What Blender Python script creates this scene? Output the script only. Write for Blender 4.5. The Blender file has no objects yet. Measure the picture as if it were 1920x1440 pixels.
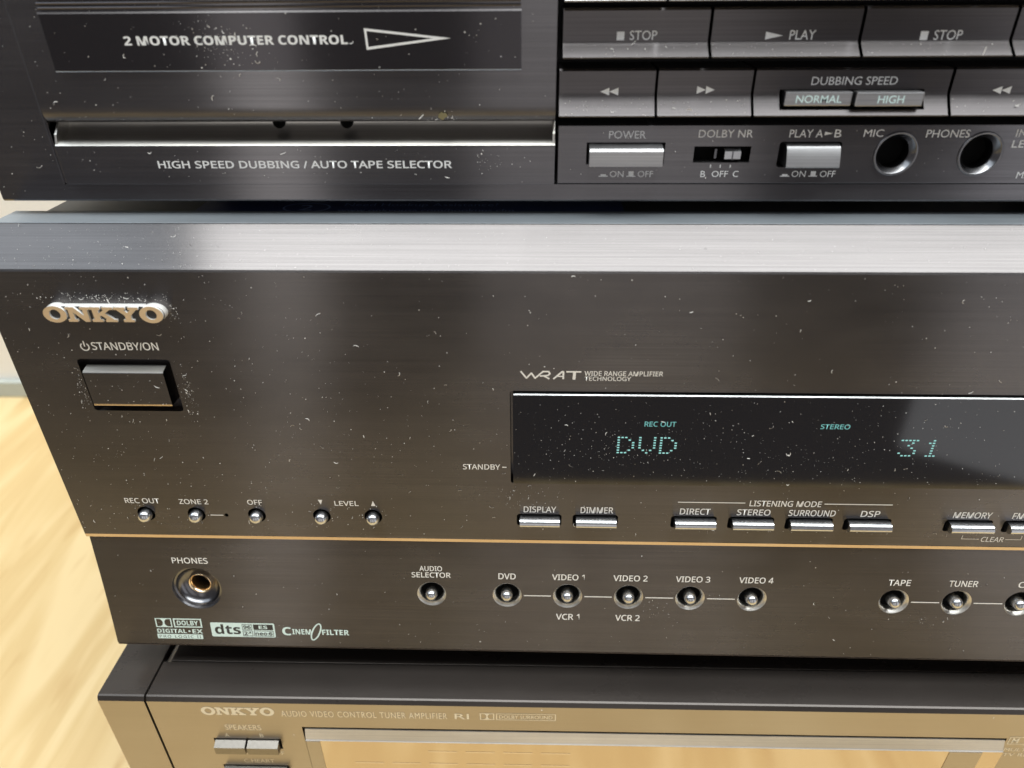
import bpy, bmesh, math, random
import numpy as np
from mathutils import Vector, Matrix

# ------------------------------------------------------------------ camera, world, lamps, exposure
S = bpy.context.scene
COL = S.collection
MM = 0.001
ZOFF = 400.0                     # the camera stands 400 mm above the wooden surface

def cam_axes(p, yaw, roll):
    f = Vector((math.sin(yaw)*math.cos(p), math.cos(yaw)*math.cos(p), -math.sin(p)))
    r = Vector((math.cos(yaw), -math.sin(yaw), 0))
    d = f.cross(r)
    c, s = math.cos(roll), math.sin(roll)
    return c*r+s*d, -s*r+c*d, f
r_, d_, f_ = cam_axes(math.radians(30.824), math.radians(-1.988), math.radians(0.539))
cd = bpy.data.cameras.new('camera'); cam = bpy.data.objects.new('camera', cd); COL.objects.link(cam)
m = Matrix((( r_[0], -d_[0], -f_[0], 0), (r_[1], -d_[1], -f_[1], -0.195), (r_[2], -d_[2], -f_[2], 0.400), (0, 0, 0, 1)))
cam.matrix_world = m
cd.sensor_width = 36; cd.lens = 1331/1920*36; cd.clip_start = 0.01; cd.clip_end = 50
cd.dof.use_dof = True; cd.dof.focus_distance = 0.250; cd.dof.aperture_fstop = 11
S.camera = cam

w = bpy.data.worlds.new('World'); S.world = w; w.use_nodes = True
w.node_tree.nodes['Background'].inputs[0].default_value = (1.0, 0.95, 0.97, 1)
w.node_tree.nodes['Background'].inputs[1].default_value = 0.16

def area(name, loc, rot, sx, sy, radiance, col):
    l = bpy.data.lights.new(name, 'AREA'); l.shape = 'RECTANGLE'; l.size = sx; l.size_y = sy
    l.energy = radiance*math.pi*sx*sy; l.color = col
    o = bpy.data.objects.new(name, l); COL.objects.link(o); o.location = loc; o.rotation_euler = [math.radians(a) for a in rot]
    return o
area('ceiling_lamp', (0.55, -0.30, 2.42), (0, 0, 0), 3.3, 1.2, 10.4, (0.965, 1.0, 0.99))
area('ceiling_wash_fill', (-2.25, -0.3, 2.42), (0, 0, 0), 2.2, 2.0, 2.7, (0.82, 0.92, 1.0))  # added overhead fill that brightens the left end of the receiver's bevel
# unseen light panels, added to draw vertical bands in the fronts and display glass
area('narrow_band_light', (-0.92, -2.3, 0.30), (90, 0, -10), 0.27, 2.2, 1.5, (1.0, 0.97, 0.93))
area('wide_band_light', (0.27, -2.3, 0.30), (90, 0, 0), 0.95, 2.2, 0.62, (1.0, 0.97, 0.95))
area('tall_band_light', (2.25, -2.3, 0.0), (90, 0, 30), 1.2, 3.2, 0.9, (0.96, 0.97, 1.0))

S.view_settings.view_transform = 'Standard'; S.view_settings.look = 'None'
S.view_settings.exposure = 0; S.view_settings.gamma = 1
try: S.view_settings.use_curve_mapping = False
except Exception: pass
S.render.engine = 'CYCLES'
S.render.resolution_x = 1024; S.render.resolution_y = 768
random.seed(7)

# ------------------------------------------------------------------ materials
def nodes(name):
    mt = bpy.data.materials.new(name); mt.use_nodes = True
    nt = mt.node_tree; return mt, nt, nt.nodes['Principled BSDF']
def L(nt, a, b): nt.links.new(a, b)
def N(nt, t, **k):
    n = nt.nodes.new(t)
    for a, b in k.items(): setattr(n, a, b)
    return n
def plain(name, col, rough=0.5, metal=0.0, spec=0.5, coat=0.0, emit=None, es=0.0, var=0.08, vscale=900):
    mt, nt, p = nodes(name)
    p.inputs['Metallic'].default_value = metal; p.inputs['Specular IOR Level'].default_value = spec
    p.inputs['Coat Weight'].default_value = coat; p.inputs['Coat Roughness'].default_value = 0.05
    tc = N(nt, 'ShaderNodeTexCoord'); nz = N(nt, 'ShaderNodeTexNoise'); nz.inputs['Scale'].default_value = vscale; nz.inputs['Detail'].default_value = 4
    L(nt, tc.outputs['Object'], nz.inputs['Vector'])
    mr = N(nt, 'ShaderNodeMapRange'); mr.inputs[3].default_value = 1-var*2; mr.inputs[4].default_value = 1+var*2
    L(nt, nz.outputs['Fac'], mr.inputs[0])
    mx = N(nt, 'ShaderNodeVectorMath', operation='SCALE'); mx.inputs[0].default_value = col; L(nt, mr.outputs[0], mx.inputs['Scale'])
    L(nt, mx.outputs[0], p.inputs['Base Color'])
    mr2 = N(nt, 'ShaderNodeMapRange'); mr2.inputs[3].default_value = rough*0.85; mr2.inputs[4].default_value = min(1, rough*1.15)
    L(nt, nz.outputs['Fac'], mr2.inputs[0]); L(nt, mr2.outputs[0], p.inputs['Roughness'])
    if emit:
        p.inputs['Emission Color'].default_value = (*emit, 1); p.inputs['Emission Strength'].default_value = es
    return mt
def brushed(name, col, rough=0.34, aniso=0.75, streak=0.20, smudge=0.13, metal=1.0, dustup=0.0, sx=12.0, sz=3600.0):
    """aluminium brushed along X: fine streaks, soft hand smudges, highlight drawn out across the brushing"""
    mt, nt, p = nodes(name)
    p.inputs['Metallic'].default_value = metal
    p.inputs['Anisotropic'].default_value = aniso
    tg = N(nt, 'ShaderNodeCombineXYZ'); tg.inputs[2].default_value = 1.0; tg.inputs[1].default_value = 0.02
    L(nt, tg.outputs[0], p.inputs['Tangent'])
    tc = N(nt, 'ShaderNodeTexCoord')
    mp = N(nt, 'ShaderNodeMapping'); mp.inputs['Scale'].default_value = (sx, sz, sz)
    L(nt, tc.outputs['Object'], mp.inputs['Vector'])
    n1 = N(nt, 'ShaderNodeTexNoise'); n1.inputs['Scale'].default_value = 1; n1.inputs['Detail'].default_value = 3; n1.inputs['Roughness'].default_value = 0.65
    L(nt, mp.outputs[0], n1.inputs['Vector'])
    mp2 = N(nt, 'ShaderNodeMapping'); mp2.inputs['Scale'].default_value = (14, 30, 30)
    L(nt, tc.outputs['Object'], mp2.inputs['Vector'])
    n2 = N(nt, 'ShaderNodeTexNoise'); n2.inputs['Scale'].default_value = 1; n2.inputs['Detail'].default_value = 5; n2.inputs['Roughness'].default_value = 0.6
    L(nt, mp2.outputs[0], n2.inputs['Vector'])
    a = N(nt, 'ShaderNodeMapRange'); a.inputs[1].default_value = .25; a.inputs[2].default_value = .75; a.inputs[3].default_value = 1-streak; a.inputs[4].default_value = 1+streak
    b = N(nt, 'ShaderNodeMapRange'); b.inputs[1].default_value = .3; b.inputs[2].default_value = .7; b.inputs[3].default_value = 1-smudge; b.inputs[4].default_value = 1+smudge
    L(nt, n1.outputs['Fac'], a.inputs[0]); L(nt, n2.outputs['Fac'], b.inputs[0])
    mu = N(nt, 'ShaderNodeMath', operation='MULTIPLY'); L(nt, a.outputs[0], mu.inputs[0]); L(nt, b.outputs[0], mu.inputs[1])
    sc = N(nt, 'ShaderNodeVectorMath', operation='SCALE'); sc.inputs[0].default_value = col; L(nt, mu.outputs[0], sc.inputs['Scale'])
    L(nt, sc.outputs[0], p.inputs['Base Color'])
    c = N(nt, 'ShaderNodeMapRange'); c.inputs[3].default_value = rough*0.8; c.inputs[4].default_value = rough*1.2
    L(nt, n2.outputs['Fac'], c.inputs[0]); L(nt, c.outputs[0], p.inputs['Roughness'])
    bp = N(nt, 'ShaderNodeBump'); bp.inputs['Strength'].default_value = 0.06; bp.inputs['Distance'].default_value = 0.00005
    L(nt, n1.outputs['Fac'], bp.inputs['Height']); L(nt, bp.outputs[0], p.inputs['Normal'])
    return mt
M = {}
M['recv'] = brushed('black_brushed_aluminium', (0.124, 0.1165, 0.1165), rough=0.265, aniso=0.96)
M['lip'] = brushed('pale_top_lip', (0.24, 0.265, 0.29), rough=0.4, aniso=0.3, metal=0.45)  # paler, bluer and less metallic than the front panel
M['tape'] = brushed('charcoal_brushed_aluminium', (0.150, 0.145, 0.152), rough=0.25, aniso=0.96)
M['tapebtn'] = brushed('button_brushed_aluminium', (0.105, 0.098, 0.100), rough=0.30, aniso=0.85, streak=.2)
M['tuner'] = brushed('bronze_grey_metal', (0.36, 0.325, 0.285), rough=0.30, aniso=0.45, streak=0.03, smudge=.04)
M['tunertop'] = brushed('dark_grey_lacquer', (0.045, 0.038, 0.034), rough=0.28, aniso=0.1, streak=0.05, metal=0.5)
M['tunerbtn'] = plain('dark_plated_key', (0.20, 0.185, 0.165), 0.30, 1.0)
M['silver'] = brushed('bare_brushed_aluminium', (0.63, 0.61, 0.57), rough=0.36, aniso=0.5, streak=.14, sz=3000)
M['btnsilver'] = brushed('worn_brushed_button', (0.40, 0.40, 0.41), rough=0.38, aniso=0.5, streak=.22, sz=3000)
M['chrome'] = plain('bright_plated_metal', (0.55, 0.56, 0.58), 0.24, 1.0)
M['darkchrome'] = plain('dark_plated_metal', (0.16, 0.16, 0.17), 0.25, 1.0)
M['jack'] = plain('grey_plated_metal', (0.22, 0.22, 0.23), 0.24, 1.0)
M['trim'] = plain('polished_edge', (0.56, 0.45, 0.35), 0.25, 1.0)
M['brass'] = plain('brass_ring', (0.85, 0.66, 0.42), 0.25, 1.0)
M['badge'] = plain('badge_wood_reflection', (0.84, 0.62, 0.37), 0.40, 0.55, var=.03)  # gold puts the wood's reflection into the colour of silver letters
M['badgeside'] = plain('silver_badge_flank', (0.82, 0.81, 0.79), 0.4, 0.35, var=.03)
M['black'] = plain('matt_black_plastic', (0.012, 0.012, 0.013), 0.6)
M['void'] = plain('dark_inside', (0.004, 0.004, 0.004), 0.9, spec=.1)
M['gloss'] = plain('black_gloss_window', (0.010, 0.009, 0.010), 0.06, spec=0.75, var=.02)
M['tapewin'] = plain('smoked_window', (0.05, 0.046, 0.05), 0.12, metal=0.75, var=.03)
M['cover'] = plain('dark_painted_steel', (0.045, 0.046, 0.048), 0.38, spec=.5, vscale=3000)
M['print'] = plain('grey_silkscreen', (0.84, 0.82, 0.77), 0.6, vscale=4000, var=.1)
M['printt'] = plain('silver_silkscreen', (0.82, 0.83, 0.82), 0.5, vscale=4000, var=.1)
M['printw'] = plain('cream_silkscreen', (0.80, 0.72, 0.55), 0.5, vscale=4000, var=.1)
M['mint'] = plain('pale_logo_ink', (0.66, 0.80, 0.74), 0.6, vscale=4000, var=.08)
M['ink'] = plain('dark_logo_ink', (0.03, 0.028, 0.027), 0.5)
M['btnink'] = plain('pale_cyan_ink', (0.62, 0.80, 0.80), 0.5)
M['vfd'] = plain('lit_display_dot', (0.1, 0.3, 0.3), 0.5, emit=(0.46, 0.92, 0.88), es=0.52)
M['vfd2'] = plain('lit_display_word', (0.1, 0.3, 0.3), 0.5, emit=(0.16, 0.50, 0.50), es=0.45)
M['label'] = plain('navy_label', (0.045, 0.062, 0.17), 0.3)
M['labelink'] = plain('pale_blue_label_ink', (0.34, 0.42, 0.66), 0.4)
M['dust'] = plain('white_dust', (0.78, 0.76, 0.72), 0.9, spec=.1, var=.35, vscale=700)
M['residue'] = plain('yellowed_residue', (0.20, 0.17, 0.08), 0.7)
M['wall'] = plain('white_wall_paint', (0.80, 0.78, 0.74), 0.8, vscale=30, var=.02)
M['base'] = plain('grey_green_strip', (0.42, 0.45, 0.42), 0.5, vscale=40)
M['rubber'] = plain('rubber_foot', (0.02, 0.02, 0.02), 0.8)

def wood():
    mt, nt, p = nodes('pine_plywood')
    tc = N(nt, 'ShaderNodeTexCoord')
    mp = N(nt, 'ShaderNodeMapping'); mp.inputs['Scale'].default_value = (9, 1.3, 1); mp.inputs['Rotation'].default_value = (0, 0, math.radians(-7))
    L(nt, tc.outputs['Object'], mp.inputs['Vector'])
    n0 = N(nt, 'ShaderNodeTexNoise'); n0.inputs['Scale'].default_value = 2.2; n0.inputs['Detail'].default_value = 3; n0.inputs['Distortion'].default_value = 0.9
    L(nt, mp.outputs[0], n0.inputs['Vector'])
    wv = N(nt, 'ShaderNodeMath', operation='MULTIPLY'); wv.inputs[1].default_value = 6
    L(nt, n0.outputs['Fac'], wv.inputs[0])
    fr = N(nt, 'ShaderNodeMath', operation='PINGPONG'); fr.inputs[1].default_value = 1.0; L(nt, wv.outputs[0], fr.inputs[0])
    mp2 = N(nt, 'ShaderNodeMapping'); mp2.inputs['Scale'].default_value = (140, 6, 1); mp2.inputs['Rotation'].default_value = (0, 0, math.radians(-7))
    L(nt, tc.outputs['Object'], mp2.inputs['Vector'])
    n1 = N(nt, 'ShaderNodeTexNoise'); n1.inputs['Scale'].default_value = 2; n1.inputs['Detail'].default_value = 4
    L(nt, mp2.outputs[0], n1.inputs['Vector'])
    ad = N(nt, 'ShaderNodeMath', operation='MULTIPLY_ADD'); ad.inputs[1].default_value = 0.62; L(nt, fr.outputs[0], ad.inputs[0])
    s1 = N(nt, 'ShaderNodeMath', operation='MULTIPLY'); s1.inputs[1].default_value = 0.16; L(nt, n1.outputs['Fac'], s1.inputs[0])
    L(nt, s1.outputs[0], ad.inputs[2])
    cr = N(nt, 'ShaderNodeValToRGB')
    e = cr.color_ramp.elements; e[0].position = 0.15; e[0].color = (0.675, 0.515, 0.275, 1); e[1].position = 0.9; e[1].color = (0.545, 0.375, 0.17, 1)
    k = cr.color_ramp.elements.new(0.55); k.color = (0.59, 0.425, 0.20, 1)
    mp3 = N(nt, 'ShaderNodeMapping'); mp3.inputs['Scale'].default_value = (70, 11, 1); mp3.inputs['Rotation'].default_value = (0, 0, math.radians(-10))
    L(nt, tc.outputs['Object'], mp3.inputs['Vector'])
    n3 = N(nt, 'ShaderNodeTexNoise'); n3.inputs['Scale'].default_value = 1.0; n3.inputs['Detail'].default_value = 3
    L(nt, mp3.outputs[0], n3.inputs['Vector'])
    fl = N(nt, 'ShaderNodeMapRange'); fl.inputs[1].default_value = 0.60; fl.inputs[2].default_value = 0.75; fl.inputs[3].default_value = 0; fl.inputs[4].default_value = 0.55
    L(nt, n3.outputs['Fac'], fl.inputs[0])
    mxc = N(nt, 'ShaderNodeMix', data_type='RGBA'); mxc.inputs[7].default_value = (0.44, 0.26, 0.095, 1)
    L(nt, fl.outputs[0], mxc.inputs[0]); L(nt, ad.outputs[0], cr.inputs[0]); L(nt, cr.outputs[0], mxc.inputs[6]); L(nt, mxc.outputs[2], p.inputs['Base Color'])
    p.inputs['Roughness'].default_value = 0.5
    return mt
M['wood'] = wood()

# ------------------------------------------------------------------ builders (all in millimetres; z = height relative to the lens)
def link(name, mesh, mat, parent=None, smooth=None):
    o = bpy.data.objects.new(name, mesh); COL.objects.link(o)
    if mat is not None:
        mesh.materials.clear(); mesh.materials.append(M[mat])
    if smooth:
        for p in mesh.polygons: p.use_smooth = True
        mesh.set_sharp_from_angle(angle=math.radians(smooth))
    if parent is not None:
        o.parent = parent
        if parent.type == 'EMPTY': o.location = -Vector(parent.get('base'))
    return o
def tomesh(name, verts, faces):
    me = bpy.data.meshes.new(name)
    me.from_pydata([(x*MM, y*MM, (z+ZOFF)*MM) for x, y, z in verts], [], faces); me.update()
    return me
def bm_mesh(name, bm):
    bmesh.ops.recalc_face_normals(bm, faces=bm.faces)
    for v in bm.verts: v.co = Vector((v.co.x*MM, v.co.y*MM, (v.co.z+ZOFF)*MM))
    me = bpy.data.meshes.new(name); bm.to_mesh(me); bm.free(); return me
def addfaces(bm, verts, faces):
    vs = [bm.verts.new(v) for v in verts]
    for f in faces: bm.faces.new([vs[i] for i in f])
    return vs
def b_prismx(bm, prof, x0, x1):
    n = len(prof)
    addfaces(bm, [(x0, y, z) for y, z in prof]+[(x1, y, z) for y, z in prof],
             [list(range(n)), list(range(2*n-1, n-1, -1))]+[[i, (i+1) % n, n+(i+1) % n, n+i] for i in range(n)])
def b_prismy(bm, loop, y0, y1):
    n = len(loop)
    addfaces(bm, [(x, y0, z) for x, z in loop]+[(x, y1, z) for x, z in loop],
             [list(range(n)), list(range(2*n-1, n-1, -1))]+[[i, (i+1) % n, n+(i+1) % n, n+i] for i in range(n)])
def b_box(bm, x0, x1, y0, y1, z0, z1, bev=0, seg=2):
    b = bmesh.new()
    b_prismy(b, [(x0, z0), (x1, z0), (x1, z1), (x0, z1)], y0, y1)
    bmesh.ops.recalc_face_normals(b, faces=b.faces)
    if bev: bmesh.ops.bevel(b, geom=b.edges[:], offset=bev, segments=seg, affect='EDGES', profile=.5)
    tmp = bpy.data.meshes.new('t'); b.to_mesh(tmp); b.free(); bm.from_mesh(tmp); bpy.data.meshes.remove(tmp)
def rrect(x0, x1, z0, z1, r, k=5):
    pts = []
    for cx, cz, a0 in ((x1-r, z0+r, -90), (x1-r, z1-r, 0), (x0+r, z1-r, 90), (x0+r, z0+r, 180)):
        for i in range(k+1):
            a = math.radians(a0+90*i/k); pts.append((cx+r*math.cos(a), cz+r*math.sin(a)))
    return pts
def circ(cx, cz, r, n=32, ry=None, rot=0):
    ry = ry or r; c, s = math.cos(rot), math.sin(rot)
    return [(cx+r*math.cos(t)*c-ry*math.sin(t)*s, cz+r*math.cos(t)*s+ry*math.sin(t)*c) for t in [2*math.pi*i/n for i in range(n)]]
def b_lathe(bm, c, prof, n=36, tilt=0.0):
    """prof: (radius, depth); depth runs into the panel along its normal; tilt leans the panel's foot toward the viewer"""
    ax = Vector((0, math.cos(tilt), -math.sin(tilt))); up = Vector((0, math.sin(tilt), math.cos(tilt))); rt = Vector((1, 0, 0)); c = Vector(c)
    rings = []
    for r, d in prof:
        if r < 1e-4: rings.append([bm.verts.new(c+ax*d)])
        else: rings.append([bm.verts.new(c+ax*d+rt*(r*math.cos(2*math.pi*i/n))+up*(r*math.sin(2*math.pi*i/n))) for i in range(n)])
    for a, b in zip(rings, rings[1:]):
        for i in range(n):
            j = (i+1) % n
            if len(a) == 1 and len(b) == 1: continue
            if len(a) == 1: bm.faces.new((a[0], b[i], b[j]))
            elif len(b) == 1: bm.faces.new((a[i], b[0], a[j]))
            else: bm.faces.new((a[i], b[i], b[j], a[j]))
def part(name, mat, parent, *adds, smooth=None, label=None):
    bm = bmesh.new()
    for fn, args, kw in adds: fn(bm, *args, **kw)
    o = link(name, bm_mesh(name, bm), mat, parent, smooth)
    if label: o['label'] = label
    return o
def A(fn, *args, **kw): return (fn, args, kw)
def carve(o, cutters):
    bm = bmesh.new()
    for fn, args, kw in cutters: fn(bm, *args, **kw)
    c = bpy.data.objects.new('cut', bm_mesh('cut', bm)); COL.objects.link(c); c.matrix_world = Matrix.Identity(4)
    c.location = (0, 0, 0)
    keep = o.parent; o.parent = None; loc = o.location.copy(); o.location = (0, 0, 0)
    md = o.modifiers.new('b', 'BOOLEAN'); md.operation = 'DIFFERENCE'; md.solver = 'EXACT'; md.object = c
    dg = bpy.context.evaluated_depsgraph_get(); dg.update()
    me = bpy.data.meshes.new_from_object(o.evaluated_get(dg))
    o.modifiers.clear(); mats = list(o.data.materials); o.data = me
    me.materials.clear()
    for x in mats: me.materials.append(x)
    o.parent = keep; o.location = loc
    bpy.data.objects.remove(c)
def thing(name, base, label, cat, rz=0):
    o = bpy.data.objects.new(name, None); COL.objects.link(o)
    b = Vector((base[0]*MM, base[1]*MM, (base[2]+ZOFF)*MM)); o['base'] = b; o.location = b; o.rotation_euler.z = rz
    o.empty_display_size = .02
    o['label'] = label; o['category'] = cat
    return o
def curve_mesh(cu):
    o = bpy.data.objects.new('tmp', cu); COL.objects.link(o)
    dg = bpy.context.evaluated_depsgraph_get(); dg.update()
    me = bpy.data.meshes.new_from_object(o.evaluated_get(dg))
    bpy.data.objects.remove(o); return me
def low(z):      # lower fascia of the receiver: leans out toward its foot, slightly hollow
    t = (z+188.0)/-48.6
    return 1.0-7.5*t+0.35*math.sin(math.pi*max(0, min(1, t)))
def place(me, surf):
    """flat XY mesh (mm) -> upright print lying on the surface Y = surf(z)"""
    for v in me.vertices:
        x, z, h = v.co.x, v.co.y, v.co.z
        y = surf(z) if callable(surf) else surf
        v.co = ((x)*MM, (y-h)*MM, (z+ZOFF)*MM)
    return me
_txt = {}
def sans(s, bold=False):
    """upright sans-serif alphabet (regular or bold) of the built-in font"""
    out = ''
    for c in s:
        if 'A' <= c <= 'Z': out += chr((0x1D5D4 if bold else 0x1D5A0)+ord(c)-65)
        elif 'a' <= c <= 'z': out += chr((0x1D5EE if bold else 0x1D5BA)+ord(c)-97)
        elif '0' <= c <= '9': out += chr((0x1D7EC if bold else 0x1D7E2)+ord(c)-48)
        else: out += c
    return out
FACE = {'print': 's', 'vfd2': 's', 'mint': 'b', 'ink': 'b'}
def text(s, x0, x1, z0, z1, surf, mat, parent, bold=None, name='caption', sp=1.0, label=None, face=None):
    """z0 = baseline, z1 = cap height; the word is fitted to that box"""
    cu = bpy.data.curves.new('t', 'FONT'); cu.size = 1
    face = face or FACE.get(mat, 'g')
    cu.body = s if face == 'g' else sans(s, face == 'b')
    cu.offset = bold if bold is not None else (0.012 if face == 's' else 0.0); cu.space_character = sp; cu.resolution_u = 3
    me = curve_mesh(cu); bpy.data.curves.remove(cu)
    co = np.array([v.co[:] for v in me.vertices]); a, b = co.min(0), co.max(0)
    sx = (x1-x0)/(b[0]-a[0]); sz = (z1-z0)/(b[1]-a[1])
    for v in me.vertices: v.co = ((v.co.x-a[0])*sx+x0, (v.co.y-a[1])*sz+z0, 0)
    o = link(name, place(me, surf), mat, parent)
    if label: o['label'] = label
    return o
def shape(loops, surf, mat, parent, name='mark', depth=0.0, label=None):
    """filled outlines with holes; depth > 0 makes a solid standing that far proud"""
    cu = bpy.data.curves.new('s', 'CURVE'); cu.dimensions = '2D'; cu.fill_mode = 'BOTH'; cu.extrude = depth/2
    for lp in loops:
        sp = cu.splines.new('POLY'); sp.points.add(len(lp)-1); sp.use_cyclic_u = True
        for q, (x, z) in zip(sp.points, lp): q.co = (x, z, 0, 1)
    me = curve_mesh(cu); bpy.data.curves.remove(cu)
    for v in me.vertices: v.co.z += depth/2
    o = link(name, place(me, surf), mat, parent)
    if label: o['label'] = label
    return o
def rect(x0, x1, z0, z1): return [(x0, z0), (x1, z0), (x1, z1), (x0, z1)]
def stroke(pts, wd):
    out = []
    for (xa, za), (xb, zb) in zip(pts, pts[1:]):
        dx, dz = xb-xa, zb-za; l = math.hypot(dx, dz); ux, uz = dx/l*wd/2, dz/l*wd/2
        out.append([(xa-uz-ux*.4, za+ux-uz*.4), (xa+uz-ux*.4, za-ux-uz*.4), (xb+uz+ux*.4, zb-ux+uz*.4), (xb-uz+ux*.4, zb+ux+uz*.4)])
    return out
def quads(polys, surf, mat, parent, name, off=0.0):
    """separate flat polygons joined into one print"""
    vs, fs = [], []
    for k, pl in enumerate(polys):
        b = len(vs)
        for x, z in pl: vs.append((x, (surf(z) if callable(surf) else surf)-off-0.002*k, z))
        fs.append(list(range(b, b+len(pl))))
    return link(name, tomesh(name, vs, fs), mat, parent)
def roundedprof(pts): return pts

# dust: irregular flecks and little curled fibres, one mesh per thing
def dust(parent, regions, avoid, seed, sizes=(0.14, 0.50), fibres=0.05):
    rg = random.Random(seed); vs, fs = [], []
    def fleck(x, y, z, s):
        b = len(vs); n = rg.randint(3, 5); a0 = rg.uniform(0, 6.28); el = rg.uniform(.4, 1); th = rg.uniform(0, 3.14)
        for i in range(n):
            a = a0+2*math.pi*i/n; r = s*rg.uniform(.5, 1)
            u, v = r*math.cos(a), r*math.sin(a)*el
            vs.append((x+u*math.cos(th)-v*math.sin(th), y-rg.uniform(.02, .18), z+u*math.sin(th)+v*math.cos(th)))
        vs.append((x, y-.25*s-.08, z)); c = b+n
        for i in range(n): fs.append((b+i, b+(i+1) % n, c))
    def fibre(x, y, z, l):
        a = rg.uniform(0, 6.28); k = rg.uniform(-1.3, 1.3); wd = rg.uniform(.05, .09); p = None
        for i in range(6):
            dx, dz = math.cos(a), math.sin(a); b = len(vs)
            vs.append((x-dz*wd, y-.12, z+dx*wd)); vs.append((x+dz*wd, y-.12-.1*math.sin(i/5*3.14), z-dx*wd))
            if p is not None: fs.append((p, p+1, b+1, b))
            p = b; x += dx*l/5; z += dz*l/5; a += k*.5
    for n, x0, x1, z0, z1, surf, mode in regions:
        k = 0; tries = 0
        while k < n and tries < n*20:
            tries += 1
            if mode == 'u': x, z = rg.uniform(x0, x1), rg.uniform(z0, z1)
            else:
                x = rg.gauss((x0+x1)/2, (x1-x0)/4); z = rg.gauss((z0+z1)/2, (z1-z0)/4)
            if any(a < x < b and c < z < d for a, b, c, d in avoid): continue
            y = surf(z) if callable(surf) else surf
            s = sizes[0]+(sizes[1]-sizes[0])*rg.random()**2.6
            if rg.random() < fibres: fibre(x, y, z, rg.uniform(.7, 2.0))
            else: fleck(x, y, z, s*.62)
            k += 1
    o = link('dust', tomesh('dust', vs, fs), 'dust', parent); o['kind'] = 'stuff'
    return o

# ------------------------------------------------------------------ the setting: wooden surface, white wall, strip
def struct(name, verts, faces, mat):
    o = link(name, tomesh(name, verts, faces), mat); o['kind'] = 'structure'; return o
bm = bmesh.new(); b_box(bm, -1500, 1500, -310, 445, -428, -400, 2); o = link('table_top', bm_mesh('table_top', bm), 'wood'); o['kind'] = 'structure'
bm = bmesh.new(); b_box(bm, -1500, 1500, 446, 470, -428, 700); o = link('wall', bm_mesh('wall', bm), 'wall'); o['kind'] = 'structure'
bm = bmesh.new(); b_box(bm, -1500, 1500, 438, 445.5, -400, -381, 1.5); o = link('baseboard', bm_mesh('baseboard', bm), 'base'); o['kind'] = 'structure'

# ------------------------------------------------------------------ lettering shared by the badge and the tuner's print
def onkyo(x0, x1, z0, z1):
    """five slab-serif letters as outlines in a unit strip 5 wide, 1 high, fitted to the box"""
    out = []
    def fit(lp, cx): return [(x0+(x1-x0)*(cx+u)/5.12, z0+(z1-z0)*v) for u, v in lp]
    def O(cx):
        return [fit(circ(.5, .5, .50, 40, .56), cx), fit(circ(.5, .5, .235, 30, .33), cx)]
    Nn = [(0, 0), (.40, 0), (.40, .17), (.30, .17), (.30, .66), (.72, 0), (.92, 0), (.92, .83), (1.02, .83), (1.02, 1), (.62, 1), (.62, .83), (.72, .83), (.72, .42), (.36, 1), (0, 1), (0, .83), (.10, .83), (.10, .17), (0, .17)]
    K = [(0, 0), (.46, 0), (.46, .17), (.36, .17), (.36, .36), (.44, .44), (.66, .17), (.58, .17), (.58, 0), (1.06, 0), (1.06, .17), (.96, .17), (.62, .58), (.86, .83), (1.0, .83), (1.0, 1), (.54, 1), (.54, .83), (.60, .83), (.36, .58), (.36, .83), (.46, .83), (.46, 1), (0, 1), (0, .83), (.10, .83), (.10, .17), (0, .17)]
    Y = [(.30, 0), (.76, 0), (.76, .17), (.66, .17), (.66, .44), (.94, .83), (1.04, .83), (1.04, 1), (.60, 1), (.60, .83), (.68, .83), (.54, .62), (.40, .83), (.48, .83), (.48, 1), (0, 1), (0, .83), (.10, .83), (.40, .44), (.40, .17), (.30, .17)]
    return [O(0), [fit(Nn, 1.01)], [fit(K, 2.04)], [fit(Y, 3.08)], O(4.12)]
def dd(x0, x1, z0, z1, surf, mat, parent):
    """plate with a D and a mirrored D cut out of it"""
    w_, h = x1-x0, z1-z0; xm = (x0+x1)/2; g = .03*w_
    def D(xa, xb):
        k = 10; cz = (z0+z1)/2; ry = h*.41; l = [(xa, cz-ry)]
        for i in range(k+1):
            t = -math.pi/2+math.pi*i/k; l.append((xa+(xb-xa)*(.45+.55*math.cos(t)), cz+ry*math.sin(t)))
        l.append((xa, cz+ry)); return l
    return shape([rect(x0, x1, z0, z1), D(x0+.07*w_, xm-.05*w_), D(x1-.07*w_, xm+.05*w_)], surf, mat, parent, 'double_d_emblem')
def frame(x0, x1, z0, z1, t, surf, mat, parent, name='logo_frame'):
    return shape([rect(x0, x1, z0, z1), rect(x0+t, x1-t, z0+t, z1-t)], surf, mat, parent, name)

# ================================================================== RECEIVER (middle)
XL, XR = -167.6, 267.4
RV = thing('receiver', (50, 180, -250), 'black brushed aluminium receiver with lit display, between cassette deck and tuner amplifier', 'receiver')
fp = part('front_panel', 'recv', RV, A(b_prismx, [(0.0, -183.0), (-0.0, -78.7), (0.35, -78.05), (13.6, -68.5), (14.3, -68.3), (25.7, -68.3), (26, -68.6), (26, -73), (8, -80), (8, -184.4), (0.6, -184.4)], XL, XR))
slots = [(-5.5, 10.6), (14.6, 30.8), (49.7, 65.9), (70.0, 86.2), (90.3, 106.8), (110.8, 127.3), (146.0, 162.6), (166.4, 183.0)]
ZS0, ZS1 = -176.1, -170.7
rounds = [-141.3, -122.6, -100.3, -76.4, -57.6]
cut = [A(b_prismy, rrect(-146.3, -116.1, -128.1, -108.4, 1.2), -5, 4), A(b_prismy, rrect(-7.5, 196, -156.6, -119.0, .8), -5, 5),
       A(b_prismy, circ(-111.6, -173.2, .75, 16), -3, 5)]
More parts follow.
